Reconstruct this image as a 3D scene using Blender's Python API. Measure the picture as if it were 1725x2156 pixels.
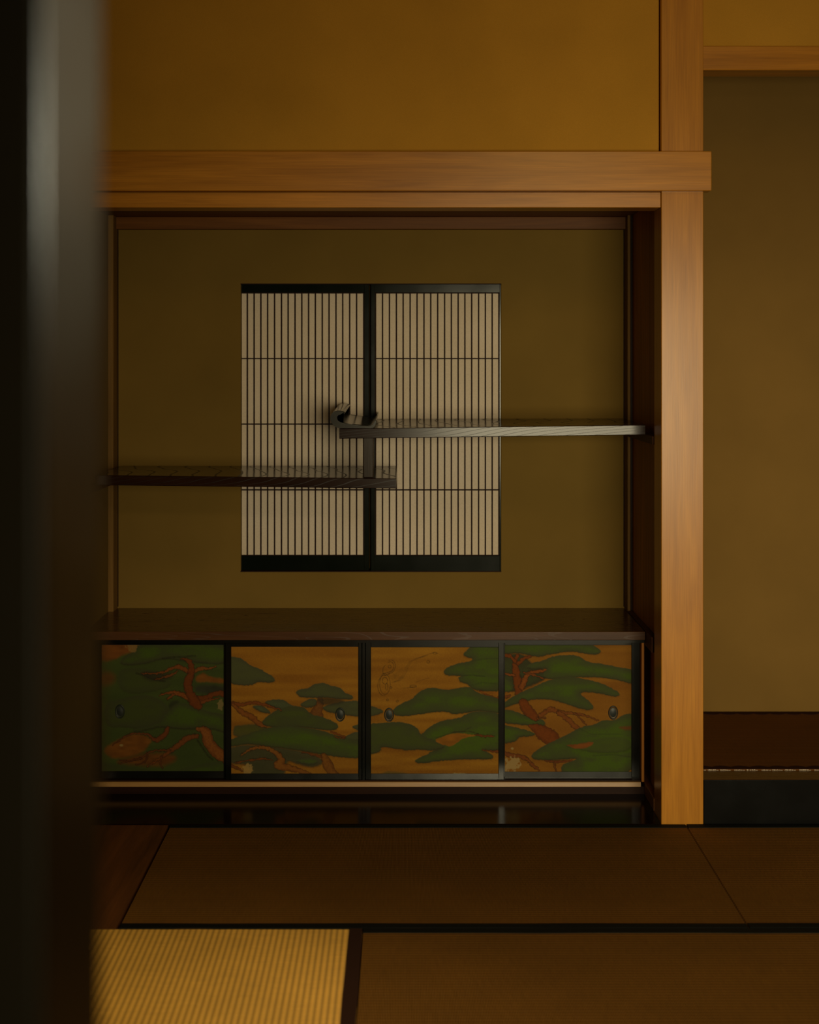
import bpy, bmesh, math, random
import numpy as np
from mathutils import Vector, Matrix
C = bpy.context.scene.collection
R = math.radians
for o in list(bpy.data.objects): bpy.data.objects.remove(o)

# ------------------------------------------------------------------ camera
D0 = 5.18            # camera to the plane of the pillar front (m)
EYE = 1.617
FPX = 3108.0
VX, VY = 850.0, 765.0
cam = bpy.data.objects.new('camera', bpy.data.cameras.new('camera')); C.objects.link(cam)
cam.location = (0, -D0, EYE); cam.rotation_euler = (R(90), 0, 0)
cd = cam.data
cd.sensor_fit = 'AUTO'; cd.sensor_width = 36
cd.lens = FPX/2156*36
cd.shift_x = (862.5-VX)/2156
cd.shift_y = -(1078-VY)/2156
cd.clip_start = 0.05
cd.dof.use_dof = True; cd.dof.focus_distance = 5.45; cd.dof.aperture_fstop = 2.5
bpy.context.scene.camera = cam

# ------------------------------------------------------------------ light
sc = bpy.context.scene
sc.view_settings.view_transform = 'Standard'; sc.view_settings.look = 'None'
sc.view_settings.gamma = 1; sc.view_settings.use_curve_mapping = False
sc.view_settings.exposure = 0.0
w = bpy.data.worlds.new('world'); sc.world = w; w.use_nodes = True
w.node_tree.nodes['Background'].inputs[0].default_value = (1, .8, .55, 1)
w.node_tree.nodes['Background'].inputs[1].default_value = 0.02

def area(name, loc, target, sx, sy, power, col, spread=180):
    l = bpy.data.lights.new(name, 'AREA'); l.shape = 'RECTANGLE'; l.size = sx; l.size_y = sy
    l.energy = power; l.color = col; l.spread = R(spread)
    o = bpy.data.objects.new(name, l); C.objects.link(o); o.location = loc
    d = Vector(target)-Vector(loc); o.rotation_euler = d.to_track_quat('-Z', 'Y').to_euler()
    return o
# daylight through the garden side opening behind and to the right of the camera
area('garden_daylight', (1.25, -6.3, 1.35), (1.75, 0, .75), 1.9, 1.4, 40, (1, .87, .56), 74)
# added warm fill for the upper walls, unseen above the frame
area('warm_fill', (0.75, -2.3, 2.95), (0.6, 0, 2.5), 0.7, 0.5, 4.5, (1, .62, .16))
# added narrow pale light without a real source, brightens the near pillar
area('near_pillar_fill', (1.2, -3.2, 1.95), (-0.2, -4.3, 1.80), 0.12, 0.12, 0.5, (1, .97, .72), 14)
# added high light under the ceiling, brightens the nearest mats
area('near_mats_fill', (1.5, -6.1, 2.95), (-0.25, -1.45, 0), 0.6, 0.25, 5.6, (1, .80, .52), 36)

# ------------------------------------------------------------------ helpers
def PX(x, Y): return (x-VX)*(D0+Y)/FPX
def PZ(y, Y): return EYE-(y-VY)*(D0+Y)/FPX

def tag(o, label=None, cat=None, group=None, kind=None):
    if label: o['label'] = label
    if cat: o['category'] = cat
    if group: o['group'] = group
    if kind: o['kind'] = kind
    return o
def empty(name, loc, parent=None):
    o = bpy.data.objects.new(name, None); C.objects.link(o); o.empty_display_size = .1
    if parent: o.parent = parent; o.location = Vector(loc)-wloc(parent)
    else: o.location = loc
    return o
def wloc(o):
    v = Vector(o.location); p = o.parent
    while p: v = v+Vector(p.location); p = p.parent
    return v
def link(name, bm, mat, parent=None, origin=None, smooth=False):
    """bm is in world coordinates"""
    bmesh.ops.recalc_face_normals(bm, faces=bm.faces)
    if origin is None:
        xs = [v.co for v in bm.verts]
        lo = Vector([min(c[i] for c in xs) for i in range(3)]); hi = Vector([max(c[i] for c in xs) for i in range(3)])
        origin = Vector(((lo.x+hi.x)/2, (lo.y+hi.y)/2, lo.z))
    origin = Vector(origin)
    bmesh.ops.translate(bm, verts=bm.verts, vec=-origin)
    me = bpy.data.meshes.new(name); bm.to_mesh(me); bm.free()
    o = bpy.data.objects.new(name, me); C.objects.link(o)
    for m in (mat if isinstance(mat, (list, tuple)) else [mat]): me.materials.append(m)
    if smooth:
        for p in me.polygons: p.use_smooth = True
    if parent: o.parent = parent; o.location = origin-wloc(parent)
    else: o.location = origin
    return o
def bx(bm, x0, x1, y0, y1, z0, z1, bev=0.0, seg=1, mi=0):
    t = bmesh.new()
    bmesh.ops.create_cube(t, size=1)
    for v in t.verts:
        v.co = Vector((x0 if v.co.x < 0 else x1, y0 if v.co.y < 0 else y1, z0 if v.co.z < 0 else z1))
    if bev: bmesh.ops.bevel(t, geom=t.edges[:], offset=bev, segments=seg, affect='EDGES', profile=.5)
    merge(bm, t, mi)
def merge(bm, t, mi=0):
    mp = {}
    for v in t.verts: mp[v] = bm.verts.new(v.co)
    for f in t.faces:
        try:
            nf = bm.faces.new([mp[v] for v in f.verts]); nf.material_index = mi; nf.smooth = f.smooth
        except ValueError: pass
    t.free()
def box(name, x0, x1, y0, y1, z0, z1, mat, parent=None, bev=0.0, seg=1):
    bm = bmesh.new(); bx(bm, x0, x1, y0, y1, z0, z1, bev, seg)
    return link(name, bm, mat, parent)

# ------------------------------------------------------------------ materials
def lin(r, g, b):
    f = lambda c: (c/255/12.92) if c/255 <= .04045 else ((c/255+.055)/1.055)**2.4
    return (f(r), f(g), f(b), 1)
class N:
    def __init__(s, name):
        s.m = bpy.data.materials.new(name); s.m.use_nodes = True; s.t = s.m.node_tree
        s.b = s.t.nodes['Principled BSDF']
    def n(s, typ, **kw):
        k = s.t.nodes.new(typ)
        for a, v in kw.items():
            if a.startswith('i_'):
                key = a[2:]; key = int(key) if key.isdigit() else key.replace('_', ' ')
                k.inputs[key].default_value = v
            else: setattr(k, a, v)
        return k
    def l(s, a, b): s.t.links.new(a, b)
    def coords(s, scale=(1, 1, 1), obj=True):
        c = s.n('ShaderNodeTexCoord'); m = s.n('ShaderNodeMapping'); m.inputs['Scale'].default_value = scale
        g = s.n('ShaderNodeNewGeometry')
        s.l(g.outputs['Position'], m.inputs['Vector']); return m.outputs['Vector']
    def ramp(s, fac, stops):
        r = s.n('ShaderNodeValToRGB'); e = r.color_ramp.elements
        while len(e) < len(stops): e.new(.5)
        for q, (p, c) in zip(e, stops): q.position = p; q.color = c if len(c) == 4 else (*c, 1)
        s.l(fac, r.inputs['Fac']); return r.outputs['Color']
    def mix(s, fac, a, b, mode='MIX'):
        m = s.n('ShaderNodeMix', data_type='RGBA', blend_type=mode)
        for sock, v in ((m.inputs['Factor'], fac), (m.inputs['A'], a), (m.inputs['B'], b)):
            if hasattr(v, 'is_output'): s.l(v, sock)
            else: sock.default_value = v
        return m.outputs['Result']
    def bump(s, h, strength, dist=.001):
        b = s.n('ShaderNodeBump'); b.inputs['Strength'].default_value = strength; b.inputs['Distance'].default_value = dist
        s.l(h, b.inputs['Height']); s.l(b.outputs['Normal'], s.b.inputs['Normal'])

def plaster(name, c, var=.1):
    k = N(name); v = k.coords()
    n1 = k.n('ShaderNodeTexNoise', i_Scale=2.2, i_Detail=4.0); k.l(v, n1.inputs['Vector'])
    n2 = k.n('ShaderNodeTexNoise', i_Scale=900.0, i_Detail=2.0); k.l(v, n2.inputs['Vector'])
    a = tuple(x*(1-var) for x in c[:3])+(1,); b = tuple(min(1, x*(1+var)) for x in c[:3])+(1,)
    c1 = k.ramp(n1.outputs['Fac'], [(.3, a), (.7, b)])
    c2 = k.ramp(n2.outputs['Fac'], [(.25, (.8, .8, .8)), (.75, (1.0, 1.0, 1.0))])
    k.l(k.mix(1.0, c1, c2, 'MULTIPLY'), k.b.inputs['Base Color'])
    k.b.inputs['Roughness'].default_value = .95; k.b.inputs['Specular IOR Level'].default_value = .1
    k.bump(n2.outputs['Fac'], .25, .0008)
    return k.m

def wood(name, dark, light, axis='X', rough=.45, spec=.5, scale=1.0, bump=.12, rings=0.0, coat=0.0, slant=False):
    k = N(name)
    st = {'X': (1, 14, 14), 'Y': (14, 1, 14), 'Z': (14, 14, 1)}[axis]
    v = k.coords(tuple(s*scale for s in st))
    n1 = k.n('ShaderNodeTexNoise', i_Scale=1.3, i_Detail=6.0, i_Roughness=.6, i_Distortion=.6); k.l(v, n1.inputs['Vector'])
    st2 = {'X': (3, 160, 160), 'Y': (160, 3, 160), 'Z': (160, 160, 3)}[axis]
    v2 = k.coords(st2)
    n2 = k.n('ShaderNodeTexNoise', i_Scale=2.0, i_Detail=3.0); k.l(v2, n2.inputs['Vector'])
    c1 = k.ramp(n1.outputs['Fac'], [(.3, dark), (.68, light)])
    c2 = k.ramp(n2.outputs['Fac'], [(.3, (.80, .78, .74)), (.7, (1, 1, 1))])
    col = k.mix(1.0, c1, c2, 'MULTIPLY')
    h = n2.outputs['Fac']
    if rings:
        v3 = k.coords((2.2, 3, 26) if slant else {'X': (2.2, 30, 30), 'Y': (30, 2.2, 30), 'Z': (30, 30, 2.2)}[axis])
        wv = k.n('ShaderNodeTexNoise', i_Scale=.8, i_Detail=1.0, i_Distortion=.4); k.l(v3, wv.inputs['Vector'])
        mu = k.n('ShaderNodeMath', operation='MULTIPLY'); k.l(wv.outputs['Fac'], mu.inputs[0]); mu.inputs[1].default_value = 11.0
        if slant:                       # fine growth lines crossing the edge obliquely
            g3 = k.n('ShaderNodeNewGeometry'); dp = k.n('ShaderNodeVectorMath', operation='DOT_PRODUCT'); k.l(g3.outputs['Position'], dp.inputs[0])
            dp.inputs[1].default_value = (11, 1.5, -60)
            wv.inputs['Scale'].default_value = .5; mu.inputs[1].default_value = 4.5
            sm = k.n('ShaderNodeMath', operation='ADD'); k.l(dp.outputs['Value'], sm.inputs[0]); k.l(mu.outputs[0], sm.inputs[1]); mu = sm
        fr = k.n('ShaderNodeMath', operation='FRACT'); k.l(mu.outputs[0], fr.inputs[0])
        rr = k.ramp(fr.outputs[0], [(0.0, (.3, .3, .3)), (.07, (1, 1, 1)), (.93, (1, 1, 1)), (1.0, (.3, .3, .3))])
        col = k.mix(rings, col, k.mix(1.0, col, rr, 'MULTIPLY'))
        hm = k.mix(.6, h, rr); h = hm
        ro = k.n('ShaderNodeMapRange'); k.l(rr, ro.inputs[0]); ro.inputs[3].default_value = min(1, rough+.35); ro.inputs[4].default_value = rough
        k.l(ro.outputs[0], k.b.inputs['Roughness'])
    else: k.b.inputs['Roughness'].default_value = rough
    k.l(col, k.b.inputs['Base Color'])
    k.b.inputs['Specular IOR Level'].default_value = spec
    k.b.inputs['Coat Weight'].default_value = coat; k.b.inputs['Coat Roughness'].default_value = .12
    k.bump(h, bump, .0006)
    return k.m

def lacquer(name, col, rough=.3, worn=.3, spec=.5):
    k = N(name); v = k.coords()
    n = k.n('ShaderNodeTexNoise', i_Scale=9.0, i_Detail=5.0); k.l(v, n.inputs['Vector'])
    n2 = k.n('ShaderNodeTexNoise', i_Scale=260.0, i_Detail=2.0); k.l(v, n2.inputs['Vector'])
    r = k.n('ShaderNodeMapRange'); k.l(n.outputs['Fac'], r.inputs[0]); r.inputs[3].default_value = rough*.75; r.inputs[4].default_value = rough*1.3
    k.l(r.outputs[0], k.b.inputs['Roughness'])
    sp = k.ramp(n2.outputs['Fac'], [(.26, (0.2, .2, .2)), (.32, (1, 1, 1))])
    k.l(k.mix(worn, col, k.mix(1.0, col, sp, 'MULTIPLY')), k.b.inputs['Base Color'])
    k.b.inputs['Specular IOR Level'].default_value = spec
    k.bump(n.outputs['Fac'], .05, .002)
    return k.m

def tatami(name, dark, light, axis='Y', contrast=.5, rough=.7, spec=.3):
    """ridges repeat along `axis` every 16.5 mm; the rush strands run along it"""
    k = N(name); g = k.n('ShaderNodeNewGeometry'); s = k.n('ShaderNodeSeparateXYZ'); k.l(g.outputs['Position'], s.inputs[0])
    mu = k.n('ShaderNodeMath', operation='MULTIPLY'); k.l(s.outputs[axis], mu.inputs[0]); mu.inputs[1].default_value = 2*math.pi/.0168
    other = 'X' if axis == 'Y' else 'Y'
    nz = k.n('ShaderNodeTexNoise', i_Scale=1.0, i_Detail=3.0)
    mp = k.n('ShaderNodeMapping'); k.l(g.outputs['Position'], mp.inputs['Vector'])
    mp.inputs['Scale'].default_value = (14, 300, 1) if axis == 'X' else (300, 14, 1)
    k.l(mp.outputs['Vector'], nz.inputs['Vector'])
    sn = k.n('ShaderNodeMath', operation='SINE'); k.l(mu.outputs[0], sn.inputs[0])
    mr = k.n('ShaderNodeMapRange'); k.l(sn.outputs[0], mr.inputs[0]); mr.inputs[1].default_value = -1
    big = k.n('ShaderNodeTexNoise', i_Scale=3.0, i_Detail=5.0); k.l(g.outputs['Position'], big.inputs['Vector'])
    base = k.ramp(nz.outputs['Fac'], [(.25, tuple(x*.78 for x in light[:3])+(1,)), (.75, light)])
    base = k.mix(1.0, base, k.ramp(big.outputs['Fac'], [(.3, (.82, .82, .8)), (.7, (1, 1, 1))]), 'MULTIPLY')
    rid = k.ramp(mr.outputs[0], [(0.0, dark), (.75, (1, 1, 1))])
    k.l(k.mix(contrast, base, k.mix(1.0, base, rid, 'MULTIPLY')), k.b.inputs['Base Color'])
    k.b.inputs['Roughness'].default_value = rough; k.b.inputs['Specular IOR Level'].default_value = spec
    ad = k.n('ShaderNodeMath', operation='MULTIPLY_ADD'); k.l(nz.outputs['Fac'], ad.inputs[0]); ad.inputs[1].default_value = .35; k.l(mr.outputs[0], ad.inputs[2])
    k.bump(ad.outputs[0], .25, .0008)
    return k.m

def flat(name, col, rough=.8, spec=.2, weave=0):
    k = N(name)
    if weave:
        v = k.coords(); n = k.n('ShaderNodeTexNoise', i_Scale=float(weave), i_Detail=2.0); k.l(v, n.inputs['Vector'])
        k.l(k.ramp(n.outputs['Fac'], [(.3, tuple(c*.65 for c in col[:3])+(1,)), (.7, col)]), k.b.inputs['Base Color'])
        k.bump(n.outputs['Fac'], .2, .0005)
    else: k.b.inputs['Base Color'].default_value = col
    k.b.inputs['Roughness'].default_value = rough; k.b.inputs['Specular IOR Level'].default_value = spec
    return k.m

M = {}
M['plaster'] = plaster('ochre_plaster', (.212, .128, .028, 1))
M['upper'] = plaster('ochre_plaster_lit', (.56, .28, .034, 1))  # brighter copy of the ochre plaster, stronger light put into the colour
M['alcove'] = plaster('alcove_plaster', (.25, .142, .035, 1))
M['hinokiX'] = wood('cypress_beam', (.40, .155, .012, 1), (.62, .255, .022, 1), 'X', .28, .5)
M['hinokiZ'] = wood('cypress_pillar', (.44, .17, .013, 1), (.60, .25, .023, 1), 'Z', .30, .36, scale=1.3)
M['brownX'] = wood('brown_wood_x', (.12, .040, .006, 1), (.22, .078, .012, 1), 'X', .45, .15)
M['brownY'] = wood('brown_wood_y', (.14, .050, .012, 1), (.28, .10, .022, 1), 'Y', .5, .3)
M['brownZ'] = wood('brown_wood_z', (.30, .11, .014, 1), (.52, .19, .028, 1), 'Z', .5, .15)
M['post_tan'] = wood('tan_corner_post', (.16, .085, .022, 1), (.26, .14, .035, 1), 'Z', .6, .1)
M['shelf'] = wood('dark_shelf_wood', (.013, .0045, .0015, 1), (.026, .010, .004, 1), 'X', .17, .20, bump=.05, rings=.8, slant=True)
M['strut'] = wood('dark_strut_wood', (.020, .011, .004, 1), (.036, .020, .008, 1), 'Z', .19, .2)
M['board'] = wood('polished_dark_board', (.008, .003, .0015, 1), (.016, .006, .003, 1), 'X', .16, .10, bump=.03)
M['topboard'] = wood('cabinet_top_wood', (.055, .022, .008, 1), (.10, .042, .015, 1), 'X', .22, .33, bump=.05, rings=.2)
M['sill'] = wood('pale_sill_wood', (.34, .17, .04, 1), (.48, .25, .07, 1), 'X', .32, .5)
M['bearer'] = wood('dark_red_bearer', (.05, .015, .004, 1), (.09, .028, .007, 1), 'Y', .5, .1)
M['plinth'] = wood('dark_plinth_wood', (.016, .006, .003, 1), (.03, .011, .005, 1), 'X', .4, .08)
M['lacquer'] = lacquer('black_lacquer', (.003, .0035, .002, 1), .17)
M['lacquer_green'] = lacquer('green_black_lacquer', (.004, .006, .003, 1), .13, .3, .25)
M['frame_lacquer'] = lacquer('alcove_frame_lacquer', (.003, .003, .0025, 1), .26, .2, .22)
M['near'] = lacquer('near_pillar_dark', (.014, .011, .006, 1), .30, .1, .08)
M['bar'] = flat('lattice_wood', (.020, .006, .0035, 1), .6, .1)
M['heri'] = flat('black_tatami_cloth', (.006, .007, .005, 1), .8, .15, 900)
M['heri_brown'] = flat('brown_tatami_cloth', (.045, .018, .009, 1), .8, .15, 900)
M['mat'] = tatami('alcove_rush_mat', (.5, .45, .4, 1), (.19, .070, .010, 1), 'Y', .5, .75, .15)
M['mat_border'] = flat('mat_border_cloth', (.045, .015, .010, 1), .85, .1, 700)
M['thread'] = flat('white_thread', (.75, .62, .45, 1), .8, .2)
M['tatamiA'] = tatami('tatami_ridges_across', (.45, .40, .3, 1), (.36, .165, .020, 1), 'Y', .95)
M['tatamiC'] = tatami('tatami_ridges_away', (.50, .50, .45, 1), (.74, .40, .055, 1), 'X', .9, .5, .3)  # paler base: light caught by the crosswise strands is put into the colour
M['floor'] = wood('brown_floor', (.06, .02, .006, 1), (.12, .042, .011, 1), 'Y', .5, .3)
M['brass'] = lacquer('dark_iron', (.014, .018, .014, 1), .35, .2, .35)

k = N('washi_paper'); v = k.coords()
n1 = k.n('ShaderNodeTexNoise', i_Scale=5.0, i_Detail=4.0); k.l(v, n1.inputs['Vector'])
n2 = k.n('ShaderNodeTexNoise', i_Scale=160.0, i_Detail=3.0); k.l(v, n2.inputs['Vector'])
c1 = k.ramp(n1.outputs['Fac'], [(.3, (.71, .585, .44, 1)), (.7, (.77, .645, .51, 1))])
k.l(k.mix(.35, c1, k.mix(1.0, c1, k.ramp(n2.outputs['Fac'], [(.3, (.75, .75, .75)), (.6, (1, 1, 1))]), 'MULTIPLY')), k.b.inputs['Base Color'])
k.b.inputs['Roughness'].default_value = .9; k.b.inputs['Specular IOR Level'].default_value = .1
M['paper'] = k.m
k = N('painted_panel'); at = k.n('ShaderNodeAttribute', attribute_name='pigment'); v = k.coords()
n2 = k.n('ShaderNodeTexNoise', i_Scale=1200.0, i_Detail=1.0); k.l(v, n2.inputs['Vector'])
k.l(k.mix(1.0, at.outputs['Color'], k.ramp(n2.outputs['Fac'], [(.3, (.8, .8, .8)), (.7, (1, 1, 1))]), 'MULTIPLY'), k.b.inputs['Base Color'])
k.b.inputs['Roughness'].default_value = .75; k.b.inputs['Specular IOR Level'].default_value = .15
M['painting'] = k.m

# ------------------------------------------------------------------ the room shell
def S(o, label=None): return tag(o, label, kind='structure')
XL, XR, YB, ZC = -3.0, 3.2, -7.2, 3.15
YN, YA = .87, 1.0                       # back of the shelf niche, back of the alcove
S(box('floor', XL, XR, YB, 1.2, -.12, -.055, M['floor']), 'wooden floor under the tatami')
S(box('ceiling', XL, XR, YB, 1.2, ZC, ZC+.05, M['brownX']), 'wooden ceiling')
# doorway the viewer looks through: beam over the opening, beside the near pillar
S(box('trim_13', XL, XR, -4.38, -4.24, 1.97, 2.2, M['near']), 'dark beam over the doorway, above the view')
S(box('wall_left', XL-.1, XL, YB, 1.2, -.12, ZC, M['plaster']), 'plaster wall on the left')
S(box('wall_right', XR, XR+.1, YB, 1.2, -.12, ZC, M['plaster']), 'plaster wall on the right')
bm = bmesh.new()                        # rear wall with the garden opening behind the camera
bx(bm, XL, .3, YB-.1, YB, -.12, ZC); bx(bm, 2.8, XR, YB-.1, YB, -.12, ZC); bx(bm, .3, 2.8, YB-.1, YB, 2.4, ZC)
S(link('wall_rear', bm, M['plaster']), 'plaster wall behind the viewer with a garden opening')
# back wall of the niche with the window hole
wx0, wx1, wz0, wz1 = PX(507, YN), PX(1055.5, YN), PZ(1204, YN), PZ(597.5, YN)
bm = bmesh.new()
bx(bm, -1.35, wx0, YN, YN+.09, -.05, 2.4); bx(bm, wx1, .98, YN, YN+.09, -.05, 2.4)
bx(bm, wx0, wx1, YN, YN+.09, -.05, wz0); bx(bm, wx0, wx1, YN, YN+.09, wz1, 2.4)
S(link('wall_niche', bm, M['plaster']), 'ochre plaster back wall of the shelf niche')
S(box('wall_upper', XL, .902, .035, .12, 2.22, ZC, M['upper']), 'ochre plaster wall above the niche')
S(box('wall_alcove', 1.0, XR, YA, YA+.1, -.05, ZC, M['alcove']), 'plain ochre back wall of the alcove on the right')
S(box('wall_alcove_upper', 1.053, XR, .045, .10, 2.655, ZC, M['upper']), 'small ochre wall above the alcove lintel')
S(box('wall_partition', .927, 1.045, .10, .99, -.05, ZC, M['brownZ']), 'wood lined wall between niche and alcove')
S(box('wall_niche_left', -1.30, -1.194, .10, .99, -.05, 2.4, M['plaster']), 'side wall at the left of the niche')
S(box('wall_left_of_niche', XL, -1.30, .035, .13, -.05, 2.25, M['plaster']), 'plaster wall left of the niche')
# timbers
S(box('trim_1', .905, 1.0525, 0, .147, -.02, ZC, M['hinokiZ'], bev=.002), 'tall pale brown square pillar between the shelf niche and the alcove')
S(box('trim_2', XL, PX(1499, -.03), -.03, .034, PZ(401.5, -.03), PZ(318, -.03), M['hinokiX'], bev=.003, seg=2), 'long pale wooden beam across the top of the niche, ending past the pillar')
S(box('trim_3', XL, .903, .002, .12, 2.1640, 2.218, M['hinokiX'], bev=.0015), 'narrow wooden lintel directly under the long beam')
S(box('trim_4', 1.053, XR, .02, .14, PZ(147.5, .02), PZ(97, .02), M['hinokiX'], bev=.002), 'reddish wooden lintel at the top of the alcove, right of the pillar')
S(box('trim_5', -1.29, -1.172, 0, .147, -.02, 2.22, M['hinokiZ'], bev=.002), 'left pillar of the niche, behind the dark foreground pillar')
S(box('trim_6', .905, .916, .78, YN, 0, 2.22, M['post_tan'], bev=.001), 'slim corner post at the right back of the niche')
S(box('groove_shade', .9162, .927, .795, YN, 0, 2.22, M['plinth']), 'dark strip standing in for the shaded groove behind the right corner post')  # added strip, its dark colour stands for shade in the groove
S(box('trim_7', -1.194, -1.172, .78, YN, 0, 2.22, M['post_tan'], bev=.001), 'slim corner post at the left back of the niche')
S(box('trim_8', -1.172, .905, .835, YN, 2.164, 2.214, M['brownX'], bev=.001), 'brown moulding under the niche ceiling')
S(box('ceiling_niche', -1.2, .93, .12, .96, 2.215, 2.23, M['brownX']), 'wooden ceiling of the niche')
S(box('floor_left_board', -2.9, -.826, -.96, -.004, -.055, -.002, M['brownY']), 'dark wooden floor board left of the tatami')
S(box('floor_niche', -1.19, .905, -.001, .87, -.055, .001, M['board'], bev=.0015), 'glossy black-brown floor board of the niche')
S(box('baseboard_right', .903, .927, .148, .78, .001, .046, M['brownY'], bev=.001), 'low board along the right side of the niche floor')
# thin battens round the back wall
bm = bmesh.new()
bx(bm, PX(247.5, YN)-.0, PX(249.5, YN), YN-.003, YN, .62, 2.164); bx(bm, PX(1313, YN), PX(1315, YN), YN-.003, YN, .62, 2.164)
S(link('trim_9', bm, M['bar']), 'thin dark batten at the edge of the niche wall')

# near pillar
S(box('trim_10', -.36, -.196, -4.38, -4.220, -.055, ZC, M['near'], bev=.004, seg=3), 'out of focus dark pillar close to the viewer at the left edge')

# alcove platform
zp = PZ(1642, 0)
S(box('floor_alcove', 1.0, XR, .12, 1.0, -.05, zp-.006, M['brownX']), 'raised floor of the alcove')
o = S(box('trim_11', 1.0535, XR, 0.003, .03, -.02, zp-.001, M['frame_lacquer'], bev=.003, seg=2), 'black lacquered front rail of the alcove floor')
S(box('trim_12', 1.0535, XR, .006, .122, zp-.02, zp, M['topboard'], bev=.0015), 'dark wooden edge board on the alcove rail')
def mat_thing():
    root = empty('alcove_mat', (2.1, .55, zp-.006))
    tag(root, 'dark brown woven mat with scalloped border covering the alcove floor', 'mat')
    box('mat_body', 1.046, XR, .123, .999, zp-.006, zp+.003, M['mat'], root)
    for (y0, y1, s) in ((.124, .165, 1), (.945, .998, -1)):
        bm = bmesh.new(); n = 24; per = .068
        inner = []
        X0 = 1.047; X1 = XR-.002; cnt = int((X1-X0)/per*n)
        xs = [X0+(X1-X0)*i/cnt for i in range(cnt+1)]
        def edge(x):
            f = abs(math.sin(math.pi*(x-X0)/per))
            return (y1-.016*f if False else y1-.016*(1-f)) if s > 0 else (y0+.020*(1-f))
        oth = y0 if s > 0 else y1
        a = [bm.verts.new((x, oth, zp+.0045)) for x in xs]; b = [bm.verts.new((x, edge(x), zp+.0045)) for x in xs]
        a2 = [bm.verts.new((x, oth, zp+.003)) for x in xs]; b2 = [bm.verts.new((x, edge(x), zp+.003)) for x in xs]
        for i in range(cnt):
            bm.faces.new((a[i], a[i+1], b[i+1], b[i])); bm.faces.new((a2[i], a2[i+1], b2[i+1], b2[i]))
            bm.faces.new((a[i], a[i+1], a2[i+1], a2[i])); bm.faces.new((b[i], b[i+1], b2[i+1], b2[i]))
        link('border', bm, M['mat_border'], root)
    bm = bmesh.new(); rnd = random.Random(4); x = 1.05
    while x < XR-.03:
        g = rnd.uniform(.012, .022)
        for q in range(6):
            L = rnd.uniform(.0015, .006); bx(bm, x, x+L, .1200, .1222, zp+.0005, zp+rnd.uniform(.0018, .0034), .0003); x += L+rnd.uniform(.0005, .0022)
        bx(bm, x, x+.008, .120, .1222, zp+.0005, zp+.0016, .0003)
        x += g
    t = link('stitching', bm, M['thread'], root); t['label'] = 'broken white stitching along the front edge'
mat_thing()

# ------------------------------------------------------------------ tatami
def wavy_strip(bm, x0, x1, y0, y1, z0, z1, along='X', amp=.0015, seed=0):
    n = 40; rnd = random.Random(seed); ph = rnd.uniform(0, 6)
    w_ = lambda t, k: amp*(math.sin(t*9+ph+k)+.6*math.sin(t*21+2*ph+k))
    rings = []
    for i in range(n+1):
        t = i/n
        if along == 'X':
            x = x0+(x1-x0)*t; a, b = y0+w_(x, 0), y1+w_(x, 2)
            rings.append([bm.verts.new(c) for c in ((x, a, z0), (x, a, z1), (x, b, z1), (x, b, z0))])
        else:
            y = y0+(y1-y0)*t; a, b = x0+w_(y, 0), x1+w_(y, 2)
            rings.append([bm.verts.new(c) for c in ((a, y, z0), (a, y, z1), (b, y, z1), (b, y, z0))])
    for p, q in zip(rings, rings[1:]):
        for j in range(4): bm.faces.new((p[j], p[(j+1) % 4], q[(j+1) % 4], q[j]))
    bm.faces.new(rings[0]); bm.faces.new(rings[-1][::-1])
def tatami_thing(x0, x1, y0, y1, long, mat, heri, label, hw=.031, seed=0):
    root = empty('tatami_mat', ((x0+x1)/2, (y0+y1)/2, -.055)); tag(root, label, 'tatami mat', 'tatami mats on the floor')
    # rush strands: real half-round ribs, 4 mm each, running across the mat
    bm = bmesh.new(); bx(bm, x0, x1, y0, y1, -.055, -.004, .002)
    pit = .004; a0, a1 = (x0+.001, x1-.001) if long == 'X' else (y0+.001, y1-.001); cnt = int((a1-a0)/pit); pit = (a1-a0)/cnt
    prev = None
    for i in range(cnt):
        for q in range(7 if i == cnt-1 else 6):
            an = math.pi*q/6; a = a0+pit*(i+.5)-pit/2*math.cos(an); z = -.0042+.0030*math.sin(an)
            if long == 'X': cur = (bm.verts.new((a, y0+.001, z)), bm.verts.new((a, y1-.001, z)))
            else: cur = (bm.verts.new((x0+.001, a, z)), bm.verts.new((x1-.001, a, z)))
            if prev: bm.faces.new((prev[0], cur[0], cur[1], prev[1])).smooth = False
            prev = cur
    b = link('rush_surface', bm, mat, root)
    for side in (0, 1):
        bm = bmesh.new()
        if long == 'X':
            yy = (y0, y0+hw) if side == 0 else (y1-hw, y1)
            wavy_strip(bm, x0+.0008, x1-.0008, yy[0], yy[1], -.04, .0008, 'X', .0012, seed+side)
        else:
            xx = (x0, x0+hw) if side == 0 else (x1-hw, x1)
            wavy_strip(bm, xx[0], xx[1], y0+.0008, y1-.0008, -.04, .0008, 'Y', .0005, seed+side)
        link('cloth_border', bm, heri, root)
xa0, xa1 = PX(360, 0), PX(1443.5, 0)
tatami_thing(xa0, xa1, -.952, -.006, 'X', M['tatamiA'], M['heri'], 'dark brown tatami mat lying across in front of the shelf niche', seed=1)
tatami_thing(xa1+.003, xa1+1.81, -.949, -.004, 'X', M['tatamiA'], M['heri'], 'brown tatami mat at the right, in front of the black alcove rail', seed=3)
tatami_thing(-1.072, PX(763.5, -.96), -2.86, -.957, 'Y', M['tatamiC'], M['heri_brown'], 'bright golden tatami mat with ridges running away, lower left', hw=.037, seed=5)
tatami_thing(PX(764.5, -.96), PX(764.5, -.96)+1.81, -1.895, -.957, 'X', M['tatamiA'], M['heri'], 'brown tatami mat nearest the viewer, right of the golden mat', seed=7)

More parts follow.
